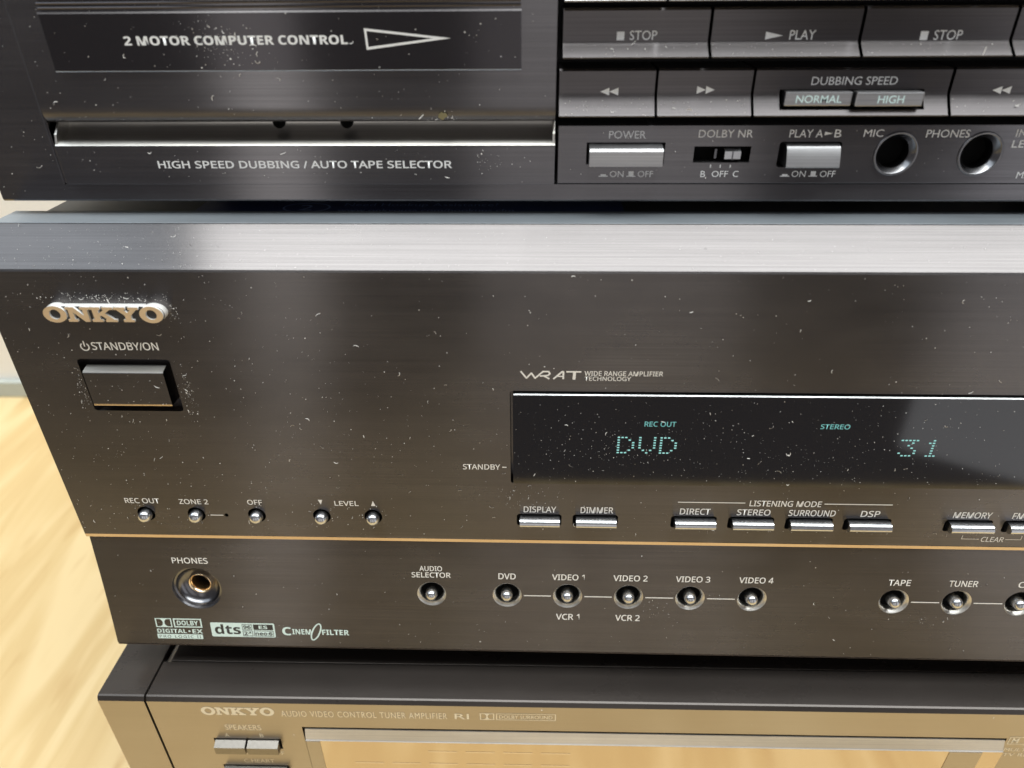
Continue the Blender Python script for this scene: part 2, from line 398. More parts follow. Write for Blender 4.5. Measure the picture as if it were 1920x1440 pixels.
cut += [A(b_prismy, rrect(a, b, ZS0, ZS1, 1.1), -5, 6) for a, b in slots]
cut += [A(b_prismy, circ(x, -173.0, 3.25, 32), -5, 6) for x in rounds]
carve(fp, cut)
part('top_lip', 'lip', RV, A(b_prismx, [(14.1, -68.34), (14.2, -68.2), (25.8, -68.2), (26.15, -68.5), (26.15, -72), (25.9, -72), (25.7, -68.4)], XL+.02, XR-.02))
part('lower_edge_strip', 'trim', RV, A(b_prismx, [(-0.05, -183.25), (0.12, -184.8), (6, -184.8), (6, -183.25)], XL+.02, XR))
part('backing_plate', 'void', RV, A(b_box, XL+2, XR-2, 8.2, 9.2, -186, -82))
ZT = math.atan2(7.5, 48.6)
prof = [(low(-186.2)+.2, -185.6)]+[(low(z), z) for z in np.linspace(-186.2, -236.2, 9)]+[(low(-236.6)+.5, -236.9), (4, -236.9), (7.5, -185.6)]
lp = part('lower_fascia', 'recv', RV, A(b_prismx, prof, XL+.2, XR-.2))
holes = [(-38.5, 'AUDIO SELECTOR'), (-9.3, 'DVD'), (13.9, 'VIDEO 1'), (37.2, 'VIDEO 2'), (60.6, 'VIDEO 3'), (84.0, 'VIDEO 4'), (137.3, 'TAPE'), (160.6, 'TUNER'), (184.0, 'CD')]
ZH = -209.9
def b_cyl(bm, c, r, d0, d1, n=36, tilt=0.0): b_lathe(bm, c, [(0, d0), (r, d0), (r, d1), (0, d1)], n, tilt)
carve(lp, [A(b_cyl, (x, low(ZH), ZH), 5.55, -4, 30, tilt=ZT) for x, _ in holes]+[A(b_cyl, (-130.4, low(-209.2), -209.2), 9.7, -4, 30, tilt=ZT)])
part('lower_edge_strip', 'trim', RV, A(b_prismx, [(low(-236.6)-.05, -236.75), (low(-236.6)+.15, -237.15), (3, -237.15), (3, -236.75)], XL+.25, XR-.25))  # bright metal strip added to draw the highlight along the fascia's foot
cv = part('top_cover', 'cover', RV, A(b_box, -162.7, 262.5, 26.3, 392, -236, -70.2, .8))
part('chassis_base', 'cover', RV, A(b_box, -160, 260, 5, 390, -240.5, -236.3))
def b_prismz(bm, c, r, z0, z1, n=28):
    lp_ = [(c[0]+r*math.cos(2*math.pi*i/n), c[1]+r*math.sin(2*math.pi*i/n)) for i in range(n)]
    addfaces(bm, [(x, y, z0) for x, y in lp_]+[(x, y, z1) for x, y in lp_], [list(range(n)), list(range(2*n-1, n-1, -1))]+[[i, (i+1) % n, n+(i+1) % n, n+i] for i in range(n)])
for fx in (-110, 210):
    for fy in (50, 350): part('foot', 'rubber', RV, A(b_prismz, (fx, fy), 16, -250.2, -240.6))
# label stuck on the cover just behind the front rail
lab = part('label', 'label', RV, A(b_box, -112, 29, 27.5, 70, -70.19, -70.02), label='navy blue hookup help label on the top cover')
def ontop(s, x0, x1, y0, y1):
    cu = bpy.data.curves.new('t', 'FONT'); cu.body = s; cu.size = 1; cu.resolution_u = 3; me = curve_mesh(cu)
    co = np.array([v.co[:] for v in me.vertices]); a, b = co.min(0), co.max(0)
    for v in me.vertices: v.co = (((v.co.x-a[0])/(b[0]-a[0])*(x1-x0)+x0)*MM, ((v.co.y-a[1])/(b[1]-a[1])*(y1-y0)+y0)*MM, (-69.97+ZOFF)*MM)
    link('label_text', me, 'labelink', lab)
ontop('www.onkyousa.com/hookups.cfm', -64.7, -6.8, 30.2, 34.2)
ontop('Need Hookup Assistance?', -63.5, -12, 36.0, 40.5)
ontop('2', -78, -73.5, 32.5, 38.5)
bm = bmesh.new()
ro = [(-75.7+8*math.cos(2*math.pi*i/40), 35.5+5*math.sin(2*math.pi*i/40)) for i in range(40)]; ri = [(-75.7+7.3*math.cos(2*math.pi*i/40), 35.5+4.5*math.sin(2*math.pi*i/40)) for i in range(40)]
addfaces(bm, [(x, y, -69.97) for x, y in ro+ri], [(i, (i+1) % 40, 40+(i+1) % 40, 40+i) for i in range(40)])
link('label_ring', bm_mesh('label_ring', bm), 'labelink', lab)

# badge
bd = part('badge', 'badgeside', RV, A(b_prismy, circ(-145.8, -91.45, 3.75, 40, 2.8), -2.2, .05), A(b_prismy, circ(-115.8, -91.45, 3.75, 40, 2.8), -2.2, .05),
          A(b_prismy, rect(-143.4, -118.2, -93.9, -89.0), -2.12, .04), label='raised maker badge with slab serif letters, gold from wood reflection put in the colour, and silver flanks')
bd.data.materials.append(M['ink'])
for p in bd.data.polygons: p.material_index = 1 if p.normal.y < -.7 else 0
for lps in onkyo(-149.3, -112.3, -93.85, -88.95):
    o = shape(lps, -2.15, 'badge', bd, 'letter', depth=.75)
    o.data.materials.append(M['badgeside'])
    for p in o.data.polygons: p.material_index = 0 if abs(p.normal.y) > .7 else 1
# standby button
text('STANDBY/ON', -139.8, -118.4, -105.1, -102.3, -.06, 'print', fp)
pw = circ(-142.0, -103.95, 1.55, 36)
arc = [(-142.0+1.5*math.cos(t), -103.95+1.5*math.sin(t)) for t in [math.radians(125+290*i/24) for i in range(25)]]
arci = [(-142.0+1.12*math.cos(t), -103.95+1.12*math.sin(t)) for t in [math.radians(125+290*i/24) for i in range(25)]]
shape([arc+arci[::-1]], -.06, 'print', fp, 'power_symbol'); quads([rect(-142.2, -141.8, -103.9, -101.9)], -.06, 'print', fp, 'power_symbol_bar')
part('recess', 'recv', RV, A(b_box, -147, -115, 3.2, 4.4, -129, -107.5))
sb = part('standby_button', 'recv', RV, A(b_prismx, [(3.2, -111.3), (1.2, -111.2), (-1.7, -112.0), (-2.1, -112.5), (-2.1, -124.4), (3.2, -124.6)], -144.4, -118.2))
part('button_edge', 'silver', sb, A(b_prismx, [(1.2, -111.12), (-1.75, -111.93), (-2.05, -112.35), (-1.4, -112.2), (1.2, -111.25)], -144.35, -118.25))
part('button_edge', 'trim', sb, A(b_prismx, [(-2.13, -124.1), (-2.0, -124.75), (-1, -124.75), (-1, -124.3)], -144.35, -118.25))
# printed words of the upper panel
PF = -.06
text('WIDE RANGE AMPLIFIER', 16.2, 40.9, -113.15, -111.4, PF, 'print', fp, .01)
text('TECHNOLOGY', 16.3, 31.0, -114.95, -113.4, PF, 'print', fp, .01)
sx = lambda u: -4.4+(u-165)/550*19.6
sz = lambda v: -111.4-(v-72)/83*3.1
def wr(pts, wd=14): return stroke([(sx(a), sz(b)) for a, b in pts], wd/550*19.6)
quads(wr([(178, 80), (228, 146), (272, 96), (305, 146), (375, 80), (425, 80), (436, 100), (420, 118), (350, 124)], 15)+wr([(385, 124), (430, 150)], 15)+wr([(470, 150), (545, 80), (556, 80), (556, 150)], 16)+wr([(510, 126), (556, 126)], 12)+wr([(585, 80), (712, 80)], 15)+wr([(655, 84), (652, 152)], 26), PF, 'print', fp, 'emblem')
text('STANDBY', -24.0, -11.1, -150.9, -148.6, PF, 'print', fp)
quads([rect(-10.4, -8.9, -150.0, -149.6)], PF, 'print', fp, 'caption_dash')
text('REC OUT', -147.6, -134.9, -168.1, -165.7, PF, 'print', fp)
text('ZONE 2', -127.7, -117.0, -168.2, -165.9, PF, 'print', fp)
quads([rect(-117.5, -112.8, -173.45, -173.1)], PF, 'print', fp, 'caption_line')
text('OFF', -102.7, -97.3, -168.1, -165.8, PF, 'print', fp)
quads([[(-76.8, -165.4), (-76.0, -167.6), (-75.2, -165.4)]], PF, 'print', fp, 'down_arrow')
text('LEVEL', -71.0, -62.3, -168.0, -165.8, PF, 'print', fp)
quads([[(-57.8, -167.9), (-56.2, -167.9), (-57.0, -165.6)]], PF, 'print', fp, 'up_arrow')
for s, a, b in (('DISPLAY', -3.0, 8.6), ('DIMMER', 17.3, 28.9), ('DIRECT', 52.5, 63.2), ('STEREO', 72.6, 84.3), ('SURROUND', 90.7, 107.1), ('DSP', 115.9, 122.5), ('MEMORY', 148.0, 161.2), ('FM MODE', 168.4, 182)):
    text(s, a, b, -169.9, -167.1, PF, 'print', fp)
text('LISTENING MODE', 76.4, 101.3, -165.7, -163.1, PF, 'print', fp)
for a in (51.3, 102.3): quads([rect(a, a+23.5, -164.45, -164.1)], PF, 'print', fp, 'caption_line')
text('CLEAR', 161.0, 169.0, -180.8, -178.4, PF, 'print', fp)
quads([rect(153.9, 154.2, -179.7, -177.9), rect(154.2, 160.2, -179.7, -179.4), rect(169.5, 175.0, -179.7, -179.4), rect(174.7, 175.0, -179.4, -177.9)], PF, 'print', fp, 'caption_bracket')
# round and bar buttons of the upper panel
dome = [(2.45, 7), (2.45, -1.2), (2.3, -2.0), (1.8, -2.75), (1.0, -3.2), (0, -3.35)]
for x in rounds:
    part('round_button', 'chrome', RV, A(b_lathe, (x, 0, -173.2), dome, 28), smooth=60)
part('indicator_lamp', 'void', RV, A(b_cyl, (-111.6, 2, -173.2), .7, 0, 2, 12))
barp = [(7, -171.6)]+[(-1.4-2.1*math.sin(math.radians(a)), -173.25+1.75*math.cos(math.radians(a))) for a in range(0, 181, 15)]+[(7, -175.1)]
for a, b in slots:
    bb = part('bar_button', 'chrome', RV, A(b_prismx, barp, a+1.15, b-.75), smooth=40)
# display
dg_ = part('display_window', 'gloss', RV, A(b_prismy, rrect(-6.6, 195.2, -156.1, -120.0, .9), -0.9, 4.5))
part('glass_edge', 'chrome', dg_, A(b_prismx, [(-.93, -120.12), (-.88, -120.02), (-.45, -119.8), (.6, -119.7), (.6, -119.95)], -6.2, 194.8))
DF = -.95
text('REC OUT', 36.6, 46.9, -131.7, -129.7, DF, 'vfd2', dg_, name='lit_word')
text('STEREO', 93.6, 103.1, -132.0, -130.1, DF, 'vfd2', dg_, name='lit_word')
FONT = {'D': ['1110', '1001', '10001', '10001', '10001', '1001', '1110'], 'V': ['10001', '10001', '10001', '10001', '10001', '0101', '001'],
        '3': ['11111', '0001', '001', '0001', '00001', '10001', '0111'], '1': ['001', '011', '001', '001', '001', '001', '0111']}
FONT['D'] = ['11100', '10010', '10001', '10001', '10001', '10010', '11100']
FONT['V'] = ['10001', '10001', '10001', '10001', '10001', '01010', '00100']
FONT['3'] = ['11111', '00010', '00100', '00010', '00001', '10001', '01110']
FONT['1'] = ['00010', '00110', '00010', '00010', '00010', '00010', '00111']
def dots(ch, x0):
    q = []
    for r in range(7):
        for c in range(5):
            if FONT[ch][r][c] == '1':
                x = x0+c*1.22; z = -135.9-r*1.03
                q.append(rect(x, x+.78, z-.5, z))
    quads(q, DF, 'vfd', dg_, 'lit_character')
for ch, x in (('D', 28.2), ('V', 35.3), ('D', 42.3), ('3', 120.9), ('1', 127.6)): dots(ch, x)
# lower fascia
PL = lambda z: low(z)-.07
text('AUDIO', -42.7, -34.0, -199.3, -197.0, PL, 'print', lp); text('SELECTOR', -45.8, -30.8, -202.3, -199.9, PL, 'print', lp)
for s, a, b in (('DVD', -12.6, -6.0), ('VIDEO 1', 7.8, 20.1), ('VIDEO 2', 31.0, 43.9), ('VIDEO 3', 54.5, 67.4), ('VIDEO 4', 78.2, 91.0), ('TAPE', 133.6, 141.8), ('TUNER', 155.9, 166.6), ('CD', 181.3, 186.6)):
    text(s, a, b, -202.5, -199.8, PL, 'print', lp)
text('VCR 1', 9.6, 18.7, -221.0, -218.2, PL, 'print', lp); text('VCR 2', 32.6, 42.1, -221.0, -218.2, PL, 'print', lp)
for a, b in ((-9.3, 13.9), (13.9, 37.2), (37.2, 60.6), (60.6, 84.0), (137.3, 160.6), (160.6, 184.0)):
    quads([rect(a+6.4, b-6.4, -210.15, -209.75)], PL, 'print', lp, 'linking_line')
text('PHONES', -137.8, -123.9, -197.6, -194.9, PL, 'print', lp)
for x, _ in holes:
    c = (x, low(ZH), ZH); cj = (x+random.uniform(-.22, .22), low(ZH), ZH+random.uniform(-.22, .22))
    b_ = part('selector_button', 'chrome', RV, A(b_lathe, cj, [(2.45, 4.2), (2.35, .2), (2.15, -.8), (1.8, -1.6), (1.1, -2.1), (0, -2.25)], 28, ZT+random.uniform(-.06, .06)), smooth=60)
    part('recess_ring', 'silver', b_, A(b_lathe, c, [(5.62, -.01), (5.45, .08), (4.65, 1.0), (4.5, 1.3), (4.45, 3.6)], 40, ZT), smooth=50)
    part('recess_floor', 'void', b_, A(b_lathe, c, [(4.46, 3.5), (0, 3.5)], 40, ZT))
c = (-130.4, low(-209.2), -209.2)
jk = part('headphone_socket', 'darkchrome', RV, A(b_lathe, c, [(9.85, -.05), (9.6, .0), (9.3, .7), (8.6, 1.0), (8.2, 2.2), (6.6, 3.4), (5.0, 3.9), (4.7, 3.9)], 48, ZT), smooth=35, label='deep round headphone socket with gold ring')
part('socket_ring', 'brass', jk, A(b_lathe, c, [(4.9, 4.0), (4.7, 3.0), (4.35, 2.7), (3.8, 3.1), (3.45, 4.2), (3.4, 9)], 40, ZT), smooth=60)
part('socket_hole', 'void', jk, A(b_lathe, c, [(3.5, 8.8), (0, 8.8)], 32, ZT))
# sound format logos
dd(-150.0, -143.4, -228.1, -223.8, PL, 'mint', lp)
frame(-142.7, -131.3, -228.1, -223.8, .55, PL, 'mint', lp); text('DOLBY', -141.3, -132.8, -227.1, -224.8, PL, 'mint', lp, .005, 'logo_word')
text('DIGITAL', -150.0, -138.0, -230.9, -228.9, PL, 'mint', lp, .005, 'logo_word'); text('EX', -135.7, -131.5, -230.9, -228.9, PL, 'mint', lp, .005, 'logo_word')
quads([circ(-136.9, -229.9, .45, 12)], PL, 'mint', lp, 'logo_dot')
pl_ = quads([rect(-150.3, -131.8, -233.6, -231.4)], PL, 'mint', lp, 'logo_plate')
text('PRO LOGIC II', -149.5, -132.6, -233.2, -231.9, lambda z: low(z)-.10, 'ink', lp, 0, 'logo_word', 1.25, face='s')
shape([rrect(-127.9, -102.1, -232.2, -225.4, .6)], PL, 'mint', lp, 'logo_plate')
PI = lambda z: low(z)-.10
text('dts', -126.4, -116.0, -230.9, -226.2, PI, 'ink', lp, .005, 'logo_word')
for x0, x1, z0, z1, s in ((-115.2, -111.2, -228.6, -226.0, '96'), (-110.7, -102.8, -228.6, -226.0, 'ES'), (-115.2, -111.2, -231.7, -229.0, '24'), (-110.7, -102.8, -231.7, -229.0, 'neo:6')):
    if s == 'ES': quads([rect(x0, x1, z0, z1)], PI, 'ink', lp, 'logo_box')
    else: frame(x0, x1, z0, z1, .22, PI, 'ink', lp)
    pad = .5 if s != 'ES' else 2.2
    text(s, x0+pad, x1-pad, z0+.5, z1-.5, lambda z: low(z)-.13, 'mint' if s == 'ES' else 'ink', lp, .005, 'logo_word')
text('C', -99.2, -95.6, -231.0, -227.0, PL, 'mint', lp, .005, 'logo_word'); text('INEM', -95.2, -87.6, -230.4, -227.9, PL, 'mint', lp, .005, 'logo_word')
text('FILTER', -83.2, -72.4, -230.4, -227.9, PL, 'mint', lp, .005, 'logo_word')
shape([circ(-85.6, -229.1, 4.5, 40, 1.75, math.radians(66)), circ(-85.6, -229.1, 3.9, 40, 1.15, math.radians(66))], PL, 'mint', lp, 'logo_ellipse')
# dust
av = [(-7.6, 197, -157, -119)]+[(a, b, ZS0, ZS1) for a, b in slots]+[(x-3.3, x+3.3, -176.5, -169.7) for x in rounds]+[(-146.3, -116, -128.2, -108.3), (-149, -112, -94.5, -88.5)]
dust(RV, [(620, XL+1, 190, -182, -79.5, 0, 'u'), (330, XL+1, -60, -182, -79.5, 0, 'u'), (150, -150, -112, -88.8, -85.4, 0, 'g'), (40, -114, -109, -96, -86, 0, 'g'),
          (90, -115.5, -111, -130, -112, 0, 'g'), (60, -150, -146, -130, -112, 0, 'g'), (60, -12, 15, -168, -158, 0, 'u')]
     + [(16, x-5, x+5, -178, -168, 0, 'g') for x in rounds]+[(10, a, b, -178, -176, 0, 'u') for a, b in slots], av, 3)
dust(RV, [(420, -6, 190, -155, -121, DF, 'u'), (230, -6, 60, -155, -128, DF, 'g'), (160, 40, 130, -155, -126, DF, 'g')], [], 4, (.12, .40))
dust(RV, [(150, XL+2, 190, -235, -189, low, 'u'), (35, 40, 56, -222, -208, low, 'g'), (30, 135, 165, -222, -214, low, 'g')], [(x-5.7, x+5.7, -216, -204) for x, _ in holes]+[(-141, -120, -219, -199)], 5)
chy = lambda z: 13.6*(z+78.05)/9.55
dust(RV, [(260, XL+1, 190, -77.5, -69, chy, 'u'), (160, XL+1, -100, -77.5, -69, chy, 'u')], [], 6, (.13, .30), .02)
dust(RV, [(30, -143, -119, -124, -113, -2.1, 'u')], [], 8)

# ================================================================== CASSETTE DECK (top)
# the deck is drawn at 1/1.142 of its size and carried by its empty; front stands 22 mm behind the receiver's face
TL, TR_, TB, TT = -146.6, 234.3, -56.0, 60.0
TD = thing('cassette_deck', (43.0, 120, -61.5), 'charcoal double cassette deck with big piano keys, stacked on the receiver', 'cassette deck')
fr = part('front_frame', 'tape', TD, A(b_prismx, [(-5.0, TB+.5), (-4.6, TB), (14, TB), (14, TT), (-4.6, TT), (-5.0, TT-.5)], TL, TR_))
carve(fr, [A(b_box, -127.2, 214.5, -12, 11, -51.1, 55)])
part('cabinet', 'cover', TD, A(b_box, TL+2, TR_-2, 14.2, 290, TB+1.5, TT-.5, .8))
for fx in (-105, 195):
    for fy in (75, 255): part('foot', 'rubber', TD, A(b_prismz, (fx, fy), 15, -61.48, -54.6))
part('backing_plate', 'black', TD, A(b_box, -127, 214.3, 9.5, 10.8, -51, 54.8))
part('painted_edge_line', 'jack', TD, A(b_prismx, [(-5.0, -51.3), (-5.12, -51.25), (-5.12, 55), (-5.0, 55)], -128.0, -127.75))  # pale strip painting the highlight on the frame's inner edge
part('painted_edge_line', 'void', TD, A(b_prismx, [(-5.0, -51.35), (-5.06, -51.3), (-5.06, -51.05), (-4.8, -51.0)], -127.7, 214))  # dark strip laid over the groove at the opening's foot
# cassette door with its window, finger channel and lower rail
dr = part('cassette_door', 'tape', TD, A(b_prismx, [(8, -35.2), (-3.6, -35.4), (-4.6, -35.3), (-5.6, -34.6), (-6.3, -33.5), (-6.7, -32.2), (-6.8, -31), (-6.8, -9.0), (-6.8, 54), (8, 54)], -126.6, 5.0), smooth=30, label='hinged cassette door with lettered window')
wn = part('door_window', 'tapewin', dr, A(b_box, -119.0, -3.5, -7.7, -6.7, -22.8, -9.9, .18))
part('window_edge', 'chrome', wn, A(b_prismx, [(-7.72, -10.15), (-7.72, -9.75), (-6.85, -9.65), (-6.85, -10.1)], -119.1, -3.4))
part('window_edge', 'chrome', wn, A(b_prismx, [(-7.45, -22.95), (-7.68, -22.7), (-6.85, -22.6), (-6.85, -22.95)], -119.0, -3.5))
for z in (-8.9, -7.9, -6.9, -5.9):
    part('ridge', 'tapewin', dr, A(b_prismx, [(-6.7, z-.36), (-7.5, z-.25), (-7.65, z), (-7.5, z+.25), (-6.7, z+.36)], -118.8, -3.6), smooth=50)
part('door_glass', 'gloss', dr, A(b_box, -118.6, -3.8, -7.3, -6.7, -5.3, 45, .2))
text('2 MOTOR COMPUTER CONTROL', -99.8, -45.2, -17.05, -15.0, -7.78, 'printt', wn, .012, face='b')
shape([[(-41.0, -13.6), (-20.3, -15.85), (-40.8, -18.3)], [(-40.45, -14.2), (-24.5, -15.88), (-40.3, -17.65)]], -7.78, 'printt', wn, 'arrow_mark')
chp = [(-6.0, -51.0), (-6.2, -50.6), (-6.2, -41.0), (-5.3, -40.2), (-4.6, -40.07)]+[(-4.4+6.2*math.sin(math.radians(a))*1.0, -36.3-3.75*math.cos(math.radians(a))) for a in range(0, 100, 10)]+[(2.2, -35.0), (8.5, -35.0), (8.5, -51.0)]
ch = part('lower_rail', 'silver', TD, A(b_prismx, chp, -126.3, 5.1), smooth=40, label='finger channel below the cassette door')
carve(ch, [A(b_cyl, (x, -8, -36.3), 1.85, 0, 30, 24) for x in (-68.4, -50.2)])
ch.data.materials.append(M['tape'])
for p in ch.data.polygons:
    if p.center.y < -5.9*MM and p.normal.y < -.6: p.material_index = 1
part('rail_face', 'tape', TD, A(b_box, -126.3, 5.1, -6.5, -6.15, -51.0, -41.0, .12))
for a in (-126.3, 4.5): part('rail_end', 'silver', ch, A(b_prismx, [(-5.8, -40.6), (-5.0, -38.4), (-2.0, -35.3), (8, -35.3), (8, -40.6)], a, a+.55))
text('HIGH SPEED DUBBING / AUTO TAPE SELECTOR', -99.9, -21.7, -46.75, -44.8, -6.56, 'printt', ch, .02, face='s')
# piano keys: flat face with a foot that sweeps forward
def key(zt, zb, zf, out=3.3):
    p = [(8, zt), (-4.4, zt), (-5.0, zt-.5), (-5.0, zf+.3), (-5.05, zf)]
    for i in range(1, 7):
        t = i/6; p.append((-5.0-out*t**1.12, zf+(zb+.35-zf)*t))
    p += [(-5.0-out+.1, zb+.05), (-5.0-out+.6, zb), (8, zb)]
    return p
row0 = [(6.6, 29.9), (30.7, 78.3), (79.1, 102.6), (103.4, 150.5), (151.3, 198)]
row1 = [(6.5, 41.2), (42.0, 76.8), (77.6, 112.2), (113.0, 147.7), (148.5, 183.2)]
row2 = [(5.9, 29.6), (30.3, 53.4), (54.1, 101.3), (102.1, 125.6), (126.4, 149.9), (150.7, 198)]
K0 = [part('piano_key', 'btnsilver', TD, A(b_prismx, key(3.5, -8.4, -3.6), a, b), smooth=35) for a, b in row0]
K1 = [part('piano_key', 'tapebtn', TD, A(b_prismx, key(-9.9, -20.5, -17.2), a, b), smooth=35) for a, b in row1]
K2 = [part('piano_key', 'tapebtn', TD, A(b_prismx, key(-23.1, -33.9, -28.9), a, b), smooth=35) for a, b in row2]
carve(K2[2], [A(b_box, 60.4, 95.6, -20, 7, -32.4, -28.0)])
part('right_fascia', 'tape', TD, A(b_box, 198.6, 214.1, -5.2, 8, -35.6, 54.5, .3))
part('upper_fascia', 'tape', TD, A(b_box, 5.9, 198, -5.2, 8, 4.5, 54.5, .3))
PB = -5.06
quads([rect(19.4, 21.2, -16.75, -14.9)], PB, 'printt', K1[0], 'stop_symbol'); text('STOP', 22.5, 29.0, -16.75, -14.7, PB, 'printt', K1[0])
quads([[(54.8, -16.8), (58.9, -15.95), (54.8, -15.1)]], PB, 'printt', K1[1], 'play_symbol'); text('PLAY', 60.5, 66.6, -16.85, -14.8, PB, 'printt', K1[1])
quads([rect(91.2, 93.0, -17.1, -15.2)], PB, 'printt', K1[2], 'stop_symbol'); text('STOP', 94.4, 101.0, -17.1, -15.0, PB, 'printt', K1[2])
def tri2(x0, x1, z, h, d, parent, nm):
    xm = (x0+x1)/2; q = []
    for a, b in ((x0, xm), (xm, x1)):
        q.append([(a, z), (b, z-h), (b, z+h)] if d < 0 else [(a, z-h), (b, z), (a, z+h)])
    quads(q, PB-.12, 'printt', parent, nm)
tri2(16.1, 20.6, -28.3, .9, -1, K2[0], 'rewind_symbol'); tri2(40.0, 44.4, -28.0, .9, 1, K2[1], 'forward_symbol'); tri2(112.0, 116.4, -28.3, .9, -1, K2[3], 'rewind_symbol')
text('DUBBING SPEED', 67.8, 88.6, -27.0, -25.1, PB, 'printt', K2[2])
for s, a, b, ta, tb, y in (('NORMAL', 61.2, 77.5, 63.9, 75.0, -7.6), ('HIGH', 78.1, 94.4, 83.4, 89.7, -8.4)):
    k = part('speed_button', 'btnsilver', TD, A(b_box, a, b, y, 8, -31.5, -28.2, .3))
    text(s, ta, tb, -30.75, -28.95, y-.05, 'btnink', k, .012)
# control strip
cs = part('control_strip', 'tape', TD, A(b_box, 5.9, 214.1, -5.6, 8, -51.0, -36.3, .15))
carve(cs, [A(b_box, 13.3, 33.5, -12, 7, -46.0, -40.5), A(b_prismy, rrect(62.6, 78.4, -46.8, -40.4, .8), -12, 7), A(b_box, 41.0, 55.5, -12, -1, -45.6, -41.5),
           A(b_cyl, (92.4, -5.6, -43.4), 5.0, -3, 10), A(b_cyl, (113.7, -5.6, -43.5), 5.0, -3, 10)])
PC = -5.66
text('POWER', 18.9, 28.3, -39.5, -37.6, PC, 'printt', cs); text('DOLBY NR', 41.7, 55.4, -39.3, -37.4, PC, 'printt', cs)
text('PLAY A', 64.6, 73.0, -39.3, -37.4, PC, 'printt', cs); quads([[(73.4, -38.8), (75.4, -38.35), (73.4, -37.9)]], PC, 'printt', cs, 'small_arrow'); text('B', 75.9, 77.6, -39.3, -37.4, PC, 'printt', cs)
text('MIC', 83.2, 88.1, -39.2, -37.4, PC, 'printt', cs); text('PHONES', 98.8, 109.6, -39.4, -37.5, PC, 'printt', cs)
text('INPUT', 121.0, 129.4, -39.3, -37.5, PC, 'printt', cs); text('LEVEL', 120.9, 129.5, -41.9, -40.1, PC, 'printt', cs); text('MIN', 124.7, 129, -49.6, -48.0, PC, 'printt', cs)
for x in (16.8, 64.1):
    quads([rect(x, x+2.4, -49.2, -48.95), rect(x+.5, x+1.9, -48.95, -48.55)], PC, 'printt', cs, 'pressed_symbol')
    text('ON', x+2.9, x+6.5, -49.3, -47.7, PC, 'printt', cs)
    quads([rect(x+7.3, x+9.6, -49.2, -48.95), rect(x+7.8, x+9.1, -48.95, -47.8)], PC, 'printt', cs, 'raised_symbol')
    text('OFF', x+10.2, x+14.2, -49.3, -47.7, PC, 'printt', cs)
quads([rect(x, x+.25, -46.9, -46.1) for x in (45.6, 48.1, 50.7)], PC, 'printt', cs, 'tick_marks')
text('B', 43.4, 44.6, -49.3, -47.7, PC, 'printt', cs); text('OFF', 46.3, 50.5, -49.3, -47.7, PC, 'printt', cs); text('C', 51.8, 53.2, -49.3, -47.7, PC, 'printt', cs)
pb = part('power_button', 'btnsilver', TD, A(b_prismx, [(7, -40.8), (-5.4, -40.8), (-8.6, -41.4), (-9.4, -42.0), (-9.4, -45.7), (7, -45.7)], 13.9, 32.6))
part('play_button', 'btnsilver', TD, A(b_prismx, [(7, -40.9), (-5.4, -40.9), (-6.6, -41.3), (-7.2, -42.0), (-8.2, -44.6), (-8.6, -46.0), (-8.4, -46.3), (7, -46.3)], 64.2, 77.7), smooth=25)
part('slot_floor', 'void', TD, A(b_box, 41.05, 55.45, -2.0, -1.2, -45.55, -41.55))
sl = part('noise_reduction_slider', 'chrome', TD, A(b_prismx, [(-2.0, -42.0), (-4.8, -42.0), (-6.0, -42.7), (-6.0, -44.6), (-4.8, -45.2), (-2, -45.2)], 48.9, 53.0))
part('slider_rib', 'darkchrome', sl, A(b_box, 46.6, 47.3, -4.2, -2, -44.9, -42.4, .1))
part('slider_rib', 'darkchrome', sl, A(b_box, 50.8, 51.05, -6.25, -4, -44.9, -42.6))
for x, z in ((92.4, -43.4), (113.7, -43.5)):
    c = (x, -5.6, z)
    j = part('jack_socket', 'jack', TD, A(b_lathe, c, [(5.6, .02), (5.55, -.2), (5.35, -.4), (5.1, -.4), (4.9, -.2), (4.5, .35), (3.95, 1.0), (3.72, 1.4), (3.6, 5)], 44), smooth=60)
    part('socket_hole', 'void', j, A(b_lathe, c, [(3.65, 4.5), (0, 4.5)], 32))
part('glue_residue', 'residue', dr, A(b_prismy, [(-23.5+1.4*math.cos(t)*random.uniform(.5, 1), -33.6+1.0*math.sin(t)*random.uniform(.5, 1.1)) for t in [2*math.pi*i/14 for i in range(14)]], -6.9, -6.4))
dust(TD, [(160, -125, 3, -34.5, -7, -6.9, 'u'), (60, -118, -4, -22.5, -10.2, -7.8, 'u'), (130, -86, -68, -22.5, -10, -7.8, 'g'), (60, -125, 4, -50.5, -41.5, -6.55, 'u'), (26, -18, -6, -49, -43, -6.55, 'g'),
          (22, -29, -19, -35.2, -33.5, -6.7, 'g'), (25, -145, -128, -55, -6, -5.05, 'u'), (40, 6, 130, -50.5, -36.5, -5.65, 'u'), (20, 14, 32, -45.8, -45.2, -9.5, 'u'), (24, 64.5, 77.5, -46, -41.5, -8.8, 'u')]
     + [(26, a, b, -20.3, -17.6, lambda z: -5.1-3.3*max(0, (-17.2-z)/3.0), 'u') for a, b in row1[:3]]+[(45, a, b, -33.6, -29.8, lambda z: -5.1-3.3*max(0, (-28.9-z)/4.7), 'u') for a, b in (row2[0], row2[1], row2[3])], [(12, 34, -46.5, -40), (41, 56, -46, -41), (62, 79, -47, -40), (86, 99, -49, -37), (108, 120, -49, -37)], 11, (.15, .42))

